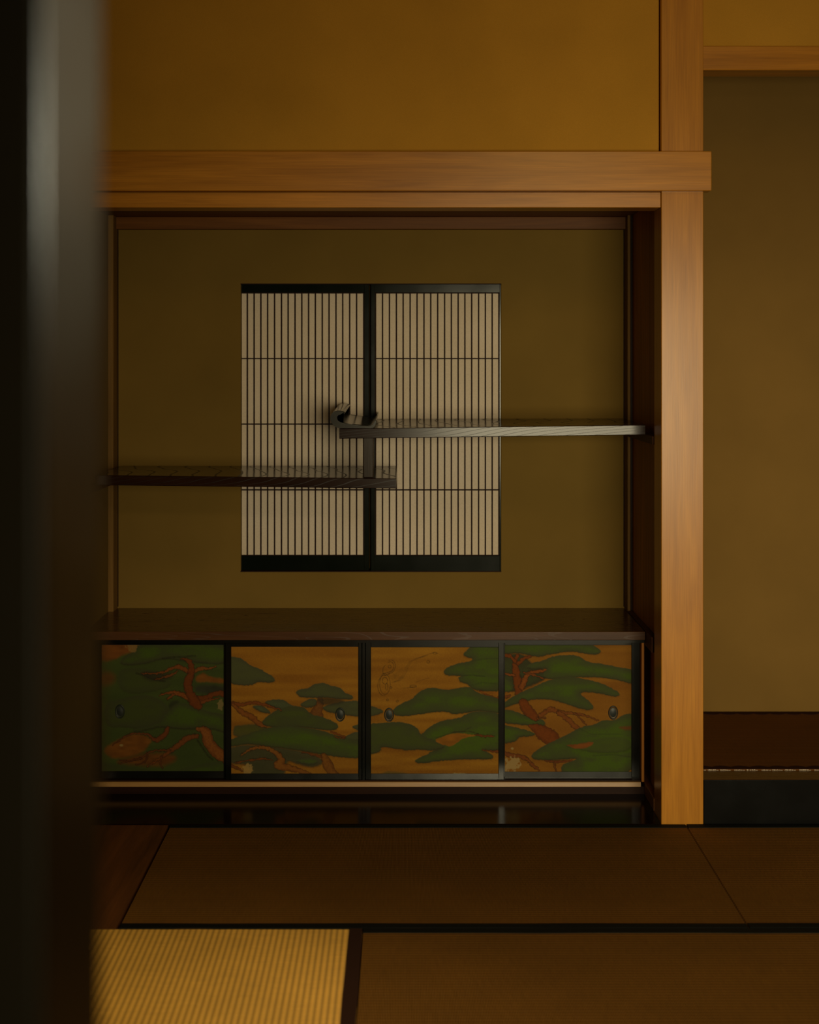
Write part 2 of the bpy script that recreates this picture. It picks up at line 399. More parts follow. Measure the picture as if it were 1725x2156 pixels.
# ------------------------------------------------------------------ window with two paper screens
W = S(empty('window_1', ((wx0+wx1)/2, YN+.02, wz0)), 'square window with two sliding paper screens behind vertical bars')
def frame_bm(bm, x0, x1, z0, z1, y0, y1, l, r, b, t, bev=.0012):
    bx(bm, x0, x1, y0, y1, z0, z0+b, bev); bx(bm, x0, x1, y0, y1, z1-t, z1, bev)
    if l: bx(bm, x0, x0+l, y0-.0006, y1, z0, z1, bev)
    if r: bx(bm, x1-r, x1, y0-.0006, y1, z0, z1, bev)
def screen(px0, px1, ppx0, ppx1, y0, bars, l, r, label):
    """frame pixels px0..px1, paper ppx0..ppx1"""
    Z0, Z1 = wz0+.001, wz1-.001
    bm = bmesh.new(); y1 = y0+.022
    bx(bm, PX(px0, y0), PX(px1, y0), y0, y1, Z0, PZ(1170, y0), .0012)
    bx(bm, PX(px0, y0), PX(px1, y0), y0, y1, PZ(616, y0), Z1, .0012)
    if l: bx(bm, PX(l[0], y0), PX(l[1], y0), y0-.001, y1, Z0, Z1, .0016, 2)
    if r: bx(bm, PX(r[0], y0), PX(r[1], y0), y0-.001, y1, Z0, Z1, .0016, 2)
    f = link('screen_frame', bm, M['lacquer_green'], W); f['label'] = label
    yb = y0+.006
    box('paper', PX(ppx0, yb)-.004, PX(ppx1, yb)+.004, yb+.0065, yb+.0075, PZ(1173, yb), PZ(613, yb), M['paper'], f)
    bm = bmesh.new(); hw = .0025
    for b in bars: bx(bm, PX(b, yb)-hw, PX(b, yb)+hw, yb, yb+.006, PZ(1171, yb), PZ(615, yb))
    for yy in (755, 893, 1031.5): bx(bm, PX(ppx0, yb), PX(ppx1, yb), yb-.0007, yb+.006, PZ(yy, yb)-hw, PZ(yy, yb)+hw)
    for yy in (617, 1169.5): bx(bm, PX(ppx0, yb), PX(ppx1, yb), yb-.0007, yb+.006, PZ(yy, yb)-hw*.8, PZ(yy, yb)+hw*.8)
    link('lattice', bm, M['bar'], f)
lb = [480+x/2.875 for x in (118, 159, 200, 241, 283, 325, 365, 407, 448, 489, 530, 572, 613, 655, 696, 738, 780)]
rb = [480+x/2.875 for x in (937, 979, 1021, 1062, 1104, 1146, 1188, 1229, 1271, 1313, 1354, 1395, 1436, 1477, 1519, 1560, 1601)]
screen(500, 777, 506, 766, YN+.030, lb+[766.2], None, (767, 777.5), 'left paper screen in a black frame')
screen(782, 1055, 790, 1051, YN+.006, [791.2]+rb+[1051], (781, 790), (1051.8, 1055), 'right paper screen in a black frame')
box('window_backing', wx0, wx1, YN+.075, YN+.089, wz0, wz1, M['plaster'], W)
bm = bmesh.new()
bx(bm, wx0-.001, wx1+.001, YN-.0005, YN+.075, wz0-.001, wz0+.0035); bx(bm, wx0-.001, wx1+.001, YN-.0005, YN+.075, wz1-.0025, wz1+.001)
link('track', bm, M['bar'], W)

# ------------------------------------------------------------------ staggered shelves
SH = empty('staggered_shelves', (-.15, .55, 1.16))
tag(SH, 'dark wooden staggered double shelf with a strut and curled scroll end crossing the window', 'shelf')
def shelf_board(name, pts_top, th, yback, zback, mat, label=None):
    """pts_top: list of (photo x, photo y, Y) along the front top edge, left to right"""
    bm = bmesh.new(); rows = []
    n = 24
    P = [Vector((PX(x, Y), Y, PZ(y, Y))) for x, y, Y in pts_top]
    for i in range(n+1):
        t = i/n; f = P[0].lerp(P[-1], t)
        e = .0022
        back = Vector((f.x, yback, zback(t))); bt = th
        prof = [f+Vector((0, e, 0)), back, back-Vector((0, 0, bt)), f+Vector((0, e, -bt)), f+Vector((0, 0, -bt+e)), f+Vector((0, 0, -e))]
        rows.append([bm.verts.new(c) for c in prof])
    for a, b in zip(rows, rows[1:]):
        for j in range(6): bm.faces.new((a[j], a[(j+1) % 6], b[(j+1) % 6], b[j]))
    bm.faces.new(rows[0]); bm.faces.new(rows[-1][::-1])
    o = link(name, bm, mat, SH)
    if label: o['label'] = label
    return o
zu = PZ(881, YN); zl = PZ(980.5, YN)
shelf_board('upper_shelf', [(714.5, 902.5, .31), (1359, 894.5, .31)], .0375, YN-.001, lambda t: zu-.002*(1-t), M['shelf'], 'upper shelf board reaching the right wall')
shelf_board('lower_shelf', [(200, 1000.3, .31), (834.5, 1007.5, .31)], .0375, YN-.001, lambda t: zl-.0025*t, M['shelf'], 'lower shelf board reaching the left wall')
# strut
ys = .322
zt = PZ(921, .31)+.004; zb = PZ(1006, ys)
box('strut', PX(765, ys), PX(787, ys), ys, ys+.042, zb, zt, M['strut'], SH, bev=.003, seg=1)
# curled end: profile in photo pixels (front plane), extruded to the back
yf = .308
prof = [(786, 901.5), (770, 901.5), (750, 901.5), (730, 901.5), (714, 901.5), (706, 899), (700, 893), (696, 885), (695.5, 878), (698, 871), (703, 867), (711, 865), (720, 866), (727, 869.5),
        (724, 873), (718, 872.5), (712, 874), (709.5, 879), (711, 885), (717, 889), (727, 891.5), (745, 894), (765, 896.5), (780, 897), (786, 893), (790.5, 884), (793, 887), (790, 896)]
# smooth the profile
def chaikin(p, it=2):
    for _ in range(it):
        q = []
        for i in range(len(p)):
            a, b = p[i], p[(i+1) % len(p)]
            q += [(.75*a[0]+.25*b[0], .75*a[1]+.25*b[1]), (.25*a[0]+.75*b[0], .25*a[1]+.75*b[1])]
        p = q
    return p
pr = chaikin(prof, 2)
base_z = PZ(901.5, yf)
bm = bmesh.new(); rings = []
NS = 14
for s_ in range(NS+1):
    t = s_/NS; Y = yf+(YN-.012-yf)*t
    dz = (zu-.001-base_z)*t
    rings.append([bm.verts.new((PX(x, yf), Y, PZ(y, yf)+dz)) for x, y in pr])
for a, b in zip(rings, rings[1:]):
    for j in range(len(pr)):
        f = bm.faces.new((a[j], a[(j+1) % len(pr)], b[(j+1) % len(pr)], b[j])); f.smooth = True
for r_ in (rings[0], rings[-1]):
    bmesh.ops.triangulate(bm, faces=[bm.faces.new(r_)])
M['scroll'] = wood('scroll_end_wood', (.014, .012, .006, 1), (.026, .022, .012, 1), 'Y', .18, .35, bump=.03)
link('scroll_end', bm, M['scroll'], SH)['label'] = 'curled scroll end on the left tip of the upper shelf'
# bearers at the side walls
for (xa, xb, zt_) in ((.902, .927, zu-.0385), (-1.196, -1.171, zl-.0385)):
    box('bearer', xa, xb, .17, .775, zt_-.030, zt_, M['bearer'], SH, bev=.001)

# ------------------------------------------------------------------ paintings as pigment on fine grids
rng = np.random.default_rng(7)
def vnoise(h, w_, sy, sx, seed):
    r = np.random.default_rng(seed); gy, gx = int(h/sy)+3, int(w_/sx)+3
    g = r.random((gy, gx)); y = np.arange(h)/sy; x = np.arange(w_)/sx
    y0 = y.astype(int); x0 = x.astype(int); fy = (y-y0)[:, None]; fx = (x-x0)[None, :]
    fy = fy*fy*(3-2*fy); fx = fx*fx*(3-2*fx)
    a = g[y0][:, x0]; b = g[y0][:, x0+1]; c = g[y0+1][:, x0]; d = g[y0+1][:, x0+1]
    return (a*(1-fx)+b*fx)*(1-fy)+(c*(1-fx)+d*fx)*fy
class Paint:
    def __init__(s, ox, oy, k, x0, y0, x1, y1, seed):
        s.o = (ox, oy, k); s.x0, s.y0, s.x1, s.y1 = x0, y0, x1, y1
        s.W = int(round(x1-x0)); s.H = int(round(y1-y0))
        s.X, s.Y = np.meshgrid(x0+(np.arange(s.W)+.5)*(x1-x0)/s.W, y0+(np.arange(s.H)+.5)*(y1-y0)/s.H)
        s.seed = seed; s.c = np.zeros((s.H, s.W, 3)); s.q = 0
        s.fx = (vnoise(s.H, s.W, 4, 4, seed+50)-.5)*3.2+(vnoise(s.H, s.W, 2, 2, seed+53)-.5)*1.6
        s.fy = (vnoise(s.H, s.W, 4, 4, seed+51)-.5)*3.2+(vnoise(s.H, s.W, 2, 2, seed+54)-.5)*1.6
    def pt(s, p): return [(s.o[0]+a[0]/s.o[2], s.o[1]+a[1]/s.o[2]) for a in p]
    def gold(s, a, b):
        n = vnoise(s.H, s.W, 9, 120, s.seed)*.6+vnoise(s.H, s.W, 26, 60, s.seed+1)*.4
        n2 = vnoise(s.H, s.W, 1.6, 1.6, s.seed+2)
        t = np.clip(n+.25*(n2-.5), 0, 1)[..., None]
        s.c = np.array(a)*(1-t)+np.array(b)*t
    def sdist(s, poly):
        p = chaikin(poly, 2); X = s.X+s.fx*.5; Y = s.Y+s.fy*.5
        d = np.full(X.shape, 1e9); ins = np.zeros(X.shape, bool)
        for (ax, ay), (bx_, by) in zip(p, p[1:]+p[:1]):
            ex, ey = bx_-ax, by-ay; L = ex*ex+ey*ey+1e-9
            t = np.clip(((X-ax)*ex+(Y-ay)*ey)/L, 0, 1)
            d = np.minimum(d, (X-ax-t*ex)**2+(Y-ay-t*ey)**2)
            if ay != by:
                c = ((ay > Y) != (by > Y)) & (X < (bx_-ax)*(Y-ay)/(by-ay)+ax); ins ^= c
        d = np.sqrt(d); return np.where(ins, d, -d)
    def over(s, col, a):
        s.c = s.c*(1-a[..., None])+np.array(col)*a[..., None] if not isinstance(col, np.ndarray) else s.c*(1-a[..., None])+col*a[..., None]
    def leaf(s, poly, core, edge, ew=7, soft=1.6, alpha=1.0, under=.5):
        s.q += 1
        d = s.sdist(s.pt(poly)); a = np.clip(d/soft+.5, 0, 1)*alpha
        n = vnoise(s.H, s.W, 10, 26, s.seed+s.q*3); n2 = vnoise(s.H, s.W, 2.2, 1.5, s.seed+s.q*3+1)
        t = np.clip(d/ew, 0, 1); t = t*(.35+.95*n)*(.6+.8*n2); t = np.clip(t, 0, 1)[..., None]
        col = np.array(edge)*(1-t)+np.array(core)*t
        # ink under the lower rim, needle strokes
        gy = np.gradient(d, axis=0)
        low = np.clip(-gy, 0, 1)*np.exp(-(np.clip(d, 0, 99)/2.6)**2)*(.55+.6*n2)*under
        col = col*(1-low[..., None])+np.array((.03, .02, .012))*low[..., None]
        s.over(col, a)
        rim = np.exp(-((d+.6)/1.8)**2)*.22*np.clip(-gy+.2, 0, 1); s.over((.04, .025, .012), np.clip(rim, 0, 1))
    def patch(s, poly, col, soft=3, alpha=1.0):
        d = s.sdist(s.pt(poly)); a = np.clip(d/soft+.5, 0, 1)*alpha
        s.q += 1; n = .8+.4*vnoise(s.H, s.W, 6, 14, s.seed+s.q)
        s.over(np.array(col)*n[..., None], a)
    def branch(s, pts, col=(.38, .098, .015), dark=(.05, .022, .01), outline=True, alpha=1.0):
        s.q += 1; k = s.o[2]
        P = [(s.o[0]+a/k, s.o[1]+b/k, w_/k/2) for a, b, w_ in pts]
        # refine with a spline
        Q = []
        for i in range(len(P)-1):
            p0 = P[max(i-1, 0)]; p1 = P[i]; p2 = P[i+1]; p3 = P[min(i+2, len(P)-1)]
            for j in range(5):
                t = j/5
                Q.append(tuple(.5*((2*p1[m])+(-p0[m]+p2[m])*t+(2*p0[m]-5*p1[m]+4*p2[m]-p3[m])*t*t+(-p0[m]+3*p1[m]-3*p2[m]+p3[m])*t**3) for m in range(3)))
        Q.append(P[-1])
        X = s.X+s.fx; Y = s.Y+s.fy; best = np.full(X.shape, -1e9); side = np.zeros(X.shape)
        for a, b in zip(Q, Q[1:]):
            ex, ey = b[0]-a[0], b[1]-a[1]; L = ex*ex+ey*ey+1e-9
            t = np.clip(((X-a[0])*ex+(Y-a[1])*ey)/L, 0, 1)
            dd = np.sqrt((X-a[0]-t*ex)**2+(Y-a[1]-t*ey)**2); r = a[2]+(b[2]-a[2])*t
            v_ = r-dd; m = v_ > best; best = np.where(m, v_, best); side = np.where(m, dd/np.maximum(r, .3), side)
        n = vnoise(s.H, s.W, 3, 3, s.seed+s.q*5)
        if outline: s.over(dark, np.clip(best+1.6, 0, 1)*.72*alpha)
        t = np.clip(1.12-.75*side**2, 0, 1)*(.7+.5*n); t = np.clip(t, 0, 1)[..., None]
        col_ = np.array((.13, .035, .010))*(1-t)+np.array(col)*t*(.8 if col[0] > .3 else 1)
        s.over(col_, np.clip(best+.5, 0, 1)*alpha)
    def line(s, pts, wd=.7, col=(.07, .035, .015), alpha=.6):
        P = s.pt(pts); d = np.full(s.X.shape, 1e9)
        for (ax, ay), (bx_, by) in zip(P, P[1:]):
            ex, ey = bx_-ax, by-ay; L = ex*ex+ey*ey+1e-9
            t = np.clip(((s.X-ax)*ex+(s.Y-ay)*ey)/L, 0, 1)
            d = np.minimum(d, (s.X-ax-t*ex)**2+(s.Y-ay-t*ey)**2)
        n = .5+.6*vnoise(s.H, s.W, 3, 3, s.seed+99)
        s.over(col, np.clip(wd+.5-np.sqrt(d), 0, 1)*alpha*np.clip(n, 0, 1))
    def ell(s, cx, cy, rx, ry, a0=0, a1=360, rot=0, **kw):
        pts = []
        for i in range(25):
            a = R(a0+(a1-a0)*i/24); x, y = rx*math.cos(a), ry*math.sin(a)
            pts.append((cx+x*math.cos(R(rot))-y*math.sin(R(rot)), cy+x*math.sin(R(rot))+y*math.cos(R(rot))))
        s.line(pts, **kw)
    def flake(s, cx, cy, rx, ry, col=(.72, .55, .28), th=.5, seed=0):
        cx, cy = s.pt([(cx, cy)])[0]; rx /= s.o[2]; ry /= s.o[2]
        n = vnoise(s.H, s.W, 4.2, 4.2, s.seed+200+seed)*.7+vnoise(s.H, s.W, 1.8, 1.8, s.seed+201+seed)*.3
        r = np.sqrt(((s.X-cx)/rx)**2+((s.Y-cy)/ry)**2)
        s.over(col, np.clip((n*.8+.72-r*.85-th)*7, 0, 1)*.8)
    def mesh(s, name, Y, parent):
        """a fine grid carrying the pigment, 1.5 mm thick"""
        W_, H_ = s.W, s.H
        xs = np.array([PX(s.x0+(s.x1-s.x0)*i/(W_-1), Y) for i in range(W_)]); zs = np.array([PZ(s.y0+(s.y1-s.y0)*j/(H_-1), Y) for j in range(H_)])
        org = Vector(((xs[0]+xs[-1])/2, Y, zs[-1]))
        gx, gz = np.meshgrid(xs-org.x, zs-org.z)
        co = np.stack([gx, np.zeros_like(gx), gz], -1).reshape(-1, 3)
        idx = np.arange(W_*H_).reshape(H_, W_)
        f = np.stack([idx[:-1, :-1], idx[1:, :-1], idx[1:, 1:], idx[:-1, 1:]], -1).reshape(-1, 4)
        x0, x1, z0, z1 = xs[0]-org.x, xs[-1]-org.x, zs[-1]-org.z, zs[0]-org.z
        bk = np.array([(x0, .003, z1), (x1, .003, z1), (x1, .003, z0), (x0, .003, z0)]); nb = len(co)
        co = np.vstack([co, bk])
        faces = f.tolist()+[[nb, nb+1, nb+2, nb+3]]
        me = bpy.data.meshes.new(name); me.from_pydata(co.tolist(), [], faces)
        ca = me.color_attributes.new('pigment', 'FLOAT_COLOR', 'POINT')
        d = np.ones((len(co), 4)); d[:nb, :3] = np.clip(s.c*np.array((.56, .54, .40)), 0, 1).reshape(-1, 3); d[nb:, :3] = .2  # pigment dimmed throughout for the weaker light low in the niche
        ca.data.foreach_set('color', d.ravel())
        me.materials.append(M['painting'])
        o = bpy.data.objects.new(name, me); C.objects.link(o); o.parent = parent; o.location = org-wloc(parent)
        return o
GOLD_A, GOLD_B = (.36, .135, .012), (.62, .29, .030)
G1, G1E = (.110, .185, .022), (.13, .145, .060)      # bright pine green and its rim
G2, G2E = (.105, .135, .034), (.095, .105, .052)      # greyed green
G3, G3E = (.125, .140, .062), (.105, .110, .066)      # blue grey green
BR = (.36, .13, .018)

def paint1():
    p = Paint(190, 1340, 5.75, 214, 1358, 471.5, 1624.5, 11)
    p.gold((.08, .12, .03), (.12, .17, .04))
    p.patch([(100, 60), (600, 60), (530, 190), (390, 225), (300, 290), (100, 310)], (.36, .12, .02), 6)
    p.patch([(100, 440), (260, 430), (320, 500), (260, 590), (100, 600)], (.28, .10, .02), 12, .8)
    p.leaf([(600, 60), (1700, 60), (1700, 350), (1250, 320), (900, 260), (640, 350), (330, 350), (420, 230), (540, 190)], G1, G2E, 16)
    p.leaf([(340, 400), (560, 380), (800, 420), (1000, 560), (900, 640), (500, 700), (340, 620)], G2, G2E, 16, 5, .7, .2)
    p.leaf([(380, 760), (600, 700), (800, 730), (930, 830), (960, 920), (900, 1040), (600, 1120), (380, 1090), (200, 1100), (160, 800)], G2, G2E, 14, 4, .9, .3)
    p.patch([(1265, 500), (1370, 430), (1430, 490), (1640, 515), (1640, 580), (1400, 545), (1290, 560)], BR, 5)
    p.patch([(1260, 580), (1640, 590), (1640, 680), (1400, 700), (1270, 680)], (.07, .075, .05), 8)
    p.patch([(160, 1350), (420, 1205), (600, 1170), (760, 1240), (700, 1330), (620, 1420), (300, 1490), (180, 1420)], BR, 6)
    p.patch([(300, 1510), (660, 1400), (1000, 1420), (1060, 1490), (900, 1570), (600, 1560), (380, 1540)], (.28, .10, .018), 10)
    p.leaf([(500, 1120), (800, 1060), (960, 870), (1100, 795), (1240, 850), (1400, 905), (1700, 960), (1700, 1200), (1480, 1110), (1100, 1130), (850, 1090), (560, 1170)], G1, G2E, 14, 3, 1, .7)
    p.leaf([(900, 1680), (1250, 1560), (1700, 1500), (1700, 1700), (900, 1700)], G1, G2E, 12, 6, .8, 0)
    p.leaf([(100, 1500), (300, 1560), (700, 1600), (900, 1700), (100, 1700)], G2, G2E, 12, 6, .7, 0)
    for pl in ([(880, 272), (980, 255), (1110, 250), (1270, 235)], [(560, 448), (650, 470), (760, 520), (900, 545)], [(1300, 160+1100), (1430, 1450), (1480, 1490)]):
        p.line(pl, 2.2, (.03, .022, .012), .6)
    p.patch([(600, 440), (760, 420), (900, 450), (1040, 440), (960, 520), (820, 550), (660, 520)], (.06, .05, .03), 8, .8)
    p.patch([(940, 830), (1010, 770), (1090, 790), (1010, 840), (960, 890)], (.05, .05, .03), 5, .8)
    B = p.branch
    B([(1060, 420, 18), (940, 485, 18), (780, 515, 8)], (.42, .14, .03)); B([(1180, 430, 50), (1090, 372, 46), (1000, 385, 36), (850, 445, 22), (620, 450, 8)], (.5, .15, .03))
    B([(1245, 440, 40), (1330, 390, 44), (1430, 395, 30), (1520, 370, 6)], (.5, .17, .035))
    B([(1215, 770, 70), (1110, 705, 56), (1000, 682, 36), (840, 712, 10)], (.55, .16, .03)); B([(1010, 700, 24), (940, 760, 18)], (.5, .15, .03))
    B([(1290, 760, 80), (1400, 745, 64), (1530, 690, 52), (1640, 700, 66)]); B([(1290, 830, 60), (1400, 780, 30), (1560, 745, 10)], (.45, .13, .03))
    B([(1100, 270, 12), (1175, 290, 44), (1225, 360, 66), (1215, 460, 80), (1180, 560, 96), (1200, 680, 92), (1255, 780, 120), (1320, 850, 80)])
    B([(1300, 1110, 40), (1400, 1160, 110), (1440, 1290, 130), (1550, 1410, 140), (1660, 1490, 110)], (.6, .20, .04))
    B([(1290, 1205, 56), (1180, 1230, 62), (1060, 1320, 52), (930, 1415, 38), (800, 1500, 22), (690, 1570, 8)], (.45, .14, .03))
    B([(960, 1375, 20), (760, 1385, 18), (600, 1475, 16), (340, 1540, 6)], (.3, .09, .02)); B([(870, 1450, 16), (850, 1540, 14), (880, 1600, 8)], (.3, .09, .02))
    B([(690, 1400, 12), (680, 1500, 10), (560, 1550, 5)], (.26, .08, .02)); B([(620, 1470, 12), (500, 1500, 10), (360, 1500, 5)], (.26, .08, .02))
    B([(940, 1110, 46), (880, 1210, 64), (790, 1250, 52), (690, 1185, 22), (480, 1185, 12), (270, 1320, 6)], (.40, .11, .025))
    p.flake(510, 130, 90, 75, (.50, .30, .10), .42, 1); p.flake(1575, 830, 60, 75, (.45, .33, .15), .45, 2); p.flake(375, 1315, 22, 16, (.6, .45, .2), .3, 3)
    p.c = p.c*.8  # whole panel darkened, light falloff towards the left put into the pigment
    return p
def paint2():
    p = Paint(470, 1340, 5.39, 487, 1362, 755, 1629.5, 23)
    p.gold(GOLD_A, GOLD_B); L = p.leaf
    L([(40, 230), (150, 232), (240, 265), (290, 320), (400, 358), (500, 415), (600, 480), (575, 522), (480, 528), (400, 512), (340, 552), (240, 562), (40, 535)], G3, G3E, 10)
    L([(890, 750), (1000, 698), (1070, 720), (1060, 790), (960, 815), (870, 795)], G3, G3E, 8)
    L([(1110, 800), (1250, 760), (1400, 728), (1600, 735), (1600, 920), (1400, 895), (1270, 872), (1170, 858)], G3, G3E, 9)
    p.branch([(1100, 690, 40), (1095, 780, 70), (1060, 860, 110), (1055, 910, 150)], (.30, .12, .03))
    p.patch([(1060, 690), (1300, 700), (1400, 740), (1200, 790), (1080, 760)], (.05, .045, .03), 6, .8)
    L([(820, 640), (860, 600), (960, 590), (1030, 540), (1130, 525), (1220, 558), (1320, 575), (1380, 640), (1480, 680), (1460, 720), (1300, 712), (1150, 692), (1000, 700), (870, 692)], G3, G3E, 9)
    L([(320, 790), (420, 778), (500, 815), (560, 880), (440, 866), (370, 825)], (.12, .16, .09), G3E, 6)
    L([(470, 745), (560, 712), (700, 718), (760, 780), (860, 790), (900, 820), (700, 850), (600, 815), (500, 775)], (.12, .15, .08), G3E, 7)
    L([(120, 1010), (250, 1000), (400, 990), (520, 1040), (440, 1140), (250, 1160), (110, 1130)], G2, G2E, 10, 4, .9)
    L([(430, 965), (560, 855), (720, 790), (930, 800), (990, 885), (1110, 905), (1300, 985), (1310, 1050), (1200, 1075), (1030, 1045), (800, 1022), (560, 1038), (450, 1005)], G2, G2E, 12)
    L([(1460, 1010), (1600, 980), (1600, 1080), (1480, 1050)], G3, G3E, 6); L([(1380, 1140), (1440, 1100), (1600, 1060), (1600, 1190), (1400, 1180)], G3, G3E, 6)
    L([(40, 1250), (350, 1225), (600, 1255), (850, 1290), (1010, 1335), (1120, 1385), (1130, 1450), (1000, 1490), (820, 1440), (720, 1400), (700, 1620), (330, 1620), (300, 1450), (40, 1440)], (.075, .09, .05), G3E, 12, 4, .95)
    L([(820, 1395), (1000, 1368), (1100, 1420), (1000, 1465), (850, 1430)], G1, G3E, 8)
    L([(40, 1180), (240, 1120), (440, 1050), (700, 1008), (900, 1030), (1100, 1060), (1300, 1130), (1450, 1165), (1600, 1185), (1600, 1385), (1350, 1375), (1100, 1335), (900, 1300), (700, 1270), (500, 1250), (300, 1215), (40, 1260)], G1, G2E, 16)
    B = p.branch
    B([(60, 750, 34), (200, 775, 34), (350, 752, 26), (480, 780, 26), (660, 835, 10)], (.42, .12, .025))
    B([(110, 765, 24), (215, 860, 56), (330, 915, 60), (400, 985, 54), (490, 1030, 16)], (.48, .16, .03))
    B([(200, 1350, 10), (330, 1275, 26), (480, 1262, 36), (600, 1320, 52), (665, 1400, 66), (625, 1460, 92), (730, 1485, 64), (850, 1515, 56), (980, 1570, 50)], (.50, .19, .035))
    B([(150, 1430, 8), (420, 1388, 18), (560, 1400, 8)], (.36, .11, .025)); B([(60, 1450, 40), (200, 1510, 20), (300, 1560, 16)], (.36, .12, .025))
    B([(1140, 1350, 60), (1180, 1440, 100), (1225, 1530, 90), (1320, 1600, 60)], (.46, .18, .03)); B([(900, 1312, 12), (1100, 1355, 26)], (.36, .11, .025))
    B([(1230, 1085, 12), (1380, 1140, 18)], (.42, .12, .025)); B([(1270, 1140, 10), (1370, 1155, 10)], (.42, .12, .025))
    p.flake(275, 1500, 75, 62, (.66, .43, .16), .38, 1)
    return p
def paint3():
    p = Paint(760, 1340, 5.565, 781, 1363, 1050, 1629.5, 37)
    p.gold(GOLD_A, (.66, .32, .034)); L = p.leaf
    L([(1190, 210), (1240, 160), (1350, 60), (1700, 60), (1700, 650), (1400, 645), (1300, 615), (1250, 560), (1160, 535), (1135, 485), (1180, 462), (1010, 465), (962, 420), (1000, 365), (1120, 318), (1270, 300), (1320, 262), (1220, 240)], G1, G2E, 20, 2)
    p.line([(1180, 462), (1300, 455), (1450, 470)], 1.5, (.06, .07, .03), .7); p.line([(1300, 290), (1450, 265), (1613, 260)], 1.5, (.06, .07, .03), .5); p.line([(1290, 575), (1420, 540), (1613, 560)], 1.5, (.06, .08, .03), .5)
    p.branch([(1400, 640, 8), (1560, 720, 24), (1640, 700, 30)], (.36, .10, .02))
    L([(370, 860), (470, 785), (600, 740), (655, 670), (740, 615), (840, 598), (950, 620), (1070, 625), (1200, 586), (1290, 590), (1350, 655), (1480, 688), (1560, 712), (1700, 760), (1700, 910), (1500, 885), (1380, 872), (1240, 892), (1100, 918), (1000, 882), (900, 882), (700, 912), (500, 938), (390, 925)], G1, G2E, 20)
    L([(60, 800), (180, 828), (280, 875), (230, 912), (60, 950)], G3, G3E, 8)
    L([(690, 1170), (800, 1060), (900, 1005), (1000, 972), (1150, 960), (1250, 895), (1400, 868), (1700, 910), (1700, 1340), (1430, 1335), (1550, 1385), (1545, 1435), (1400, 1438), (1150, 1442), (900, 1458), (750, 1488), (625, 1478), (650, 1430), (780, 1382), (830, 1340), (1000, 1285), (700, 1220)], G1, G2E, 20)
    L([(60, 1020), (300, 1010), (420, 998), (560, 1018), (680, 1075), (700, 1160), (900, 1225), (1010, 1290), (830, 1345), (700, 1322), (560, 1338), (400, 1312), (230, 1285), (255, 1345), (60, 1400)], G2, G2E, 12)
    p.patch([(850, 1215), (1000, 1158), (1100, 1128), (1300, 1148), (1370, 1160), (1200, 1188), (1110, 1255), (1040, 1292), (930, 1255)], (.46, .18, .02), 2)
    p.line([(880, 1190), (1000, 1150), (1100, 1118), (1270, 1110), (1380, 1140)], 1.2, (.05, .03, .02), .7); p.line([(1290, 1060), (1200, 1110), (1100, 1120)], 1.2, (.06, .05, .03), .5)
    p.patch([(1360, 650), (1480, 648), (1700, 652), (1700, 690), (1500, 676)], (.45, .17, .02), 3)
    p.branch([(1330, 1150, 6), (1450, 1165, 22), (1560, 1170, 12)], (.34, .09, .02)); p.branch([(1420, 1330, 8), (1540, 1340, 14), (1640, 1355, 26)], (.36, .10, .02))
    # pale unfinished ink drawing of a bird
    ln = dict(wd=.55, alpha=.95)
    p.ell(345, 355, 60, 78, -120, 110, 12, **ln); p.ell(342, 358, 45, 60, -130, 90, 12, **ln); p.ell(340, 355, 16, 18, **ln)
    p.ell(300, 395, 40, 60, 60, 250, 10, **ln); p.ell(290, 445, 45, 14, 0, 360, -8, **ln)
    p.ell(285, 560, 62, 120, **ln); p.ell(290, 570, 88, 128, 80, 240, 8, **ln); p.ell(285, 520, 30, 40, **ln); p.ell(305, 590, 14, 40, **ln)
    for dx in (0, 14, 30):
        p.line([(360+dx, 540), (440+dx, 515), (490+dx, 450), (520+dx, 370), (570+dx, 300-dx*.2), (640+dx, 260), (690+dx, 248), (760+dx, 225)], .35, alpha=.6)
    p.line([(690, 250), (780, 215), (850, 192), (905, 202)], .5, alpha=.8); p.ell(870, 198, 24, 12, **ln); p.ell(790, 300, 18, 14, **ln)
    for i in range(16):
        x = 370+i*9; y = 520-i*7; p.line([(x, y), (x-18, y-48)], .3, alpha=.4); p.line([(380+i*8, 440+i*3), (400+i*8, 520-i*2)], .25, alpha=.3)
    for i in range(12):
        x = 520+i*14; y = 400-i*10; p.line([(x, y), (x+28, y+16)], .3, alpha=.4)
    p.line([(500, 608), (570, 600), (650, 585)], .5, alpha=.8); p.ell(615, 585, 38, 14, **ln); p.line([(640, 540), (720, 510), (800, 488)], .4, alpha=.6)
    p.ell(315, 745, 12, 10, **ln); p.ell(428, 758, 12, 12, **ln); p.ell(355, 600, 12, 10, **ln)
    p.leaf([(240, 1600), (330, 1575), (450, 1580), (600, 1620), (240, 1640)], G2, G2E, 6, 4, .6, 0)
    p.patch([(1030, 1618), (1080, 1596), (1200, 1600), (1300, 1612), (1200, 1625)], (.80, .62, .36), 1); p.flake(745, 1612, 10, 8, (.7, .5, .3), .3, 2)
    return p
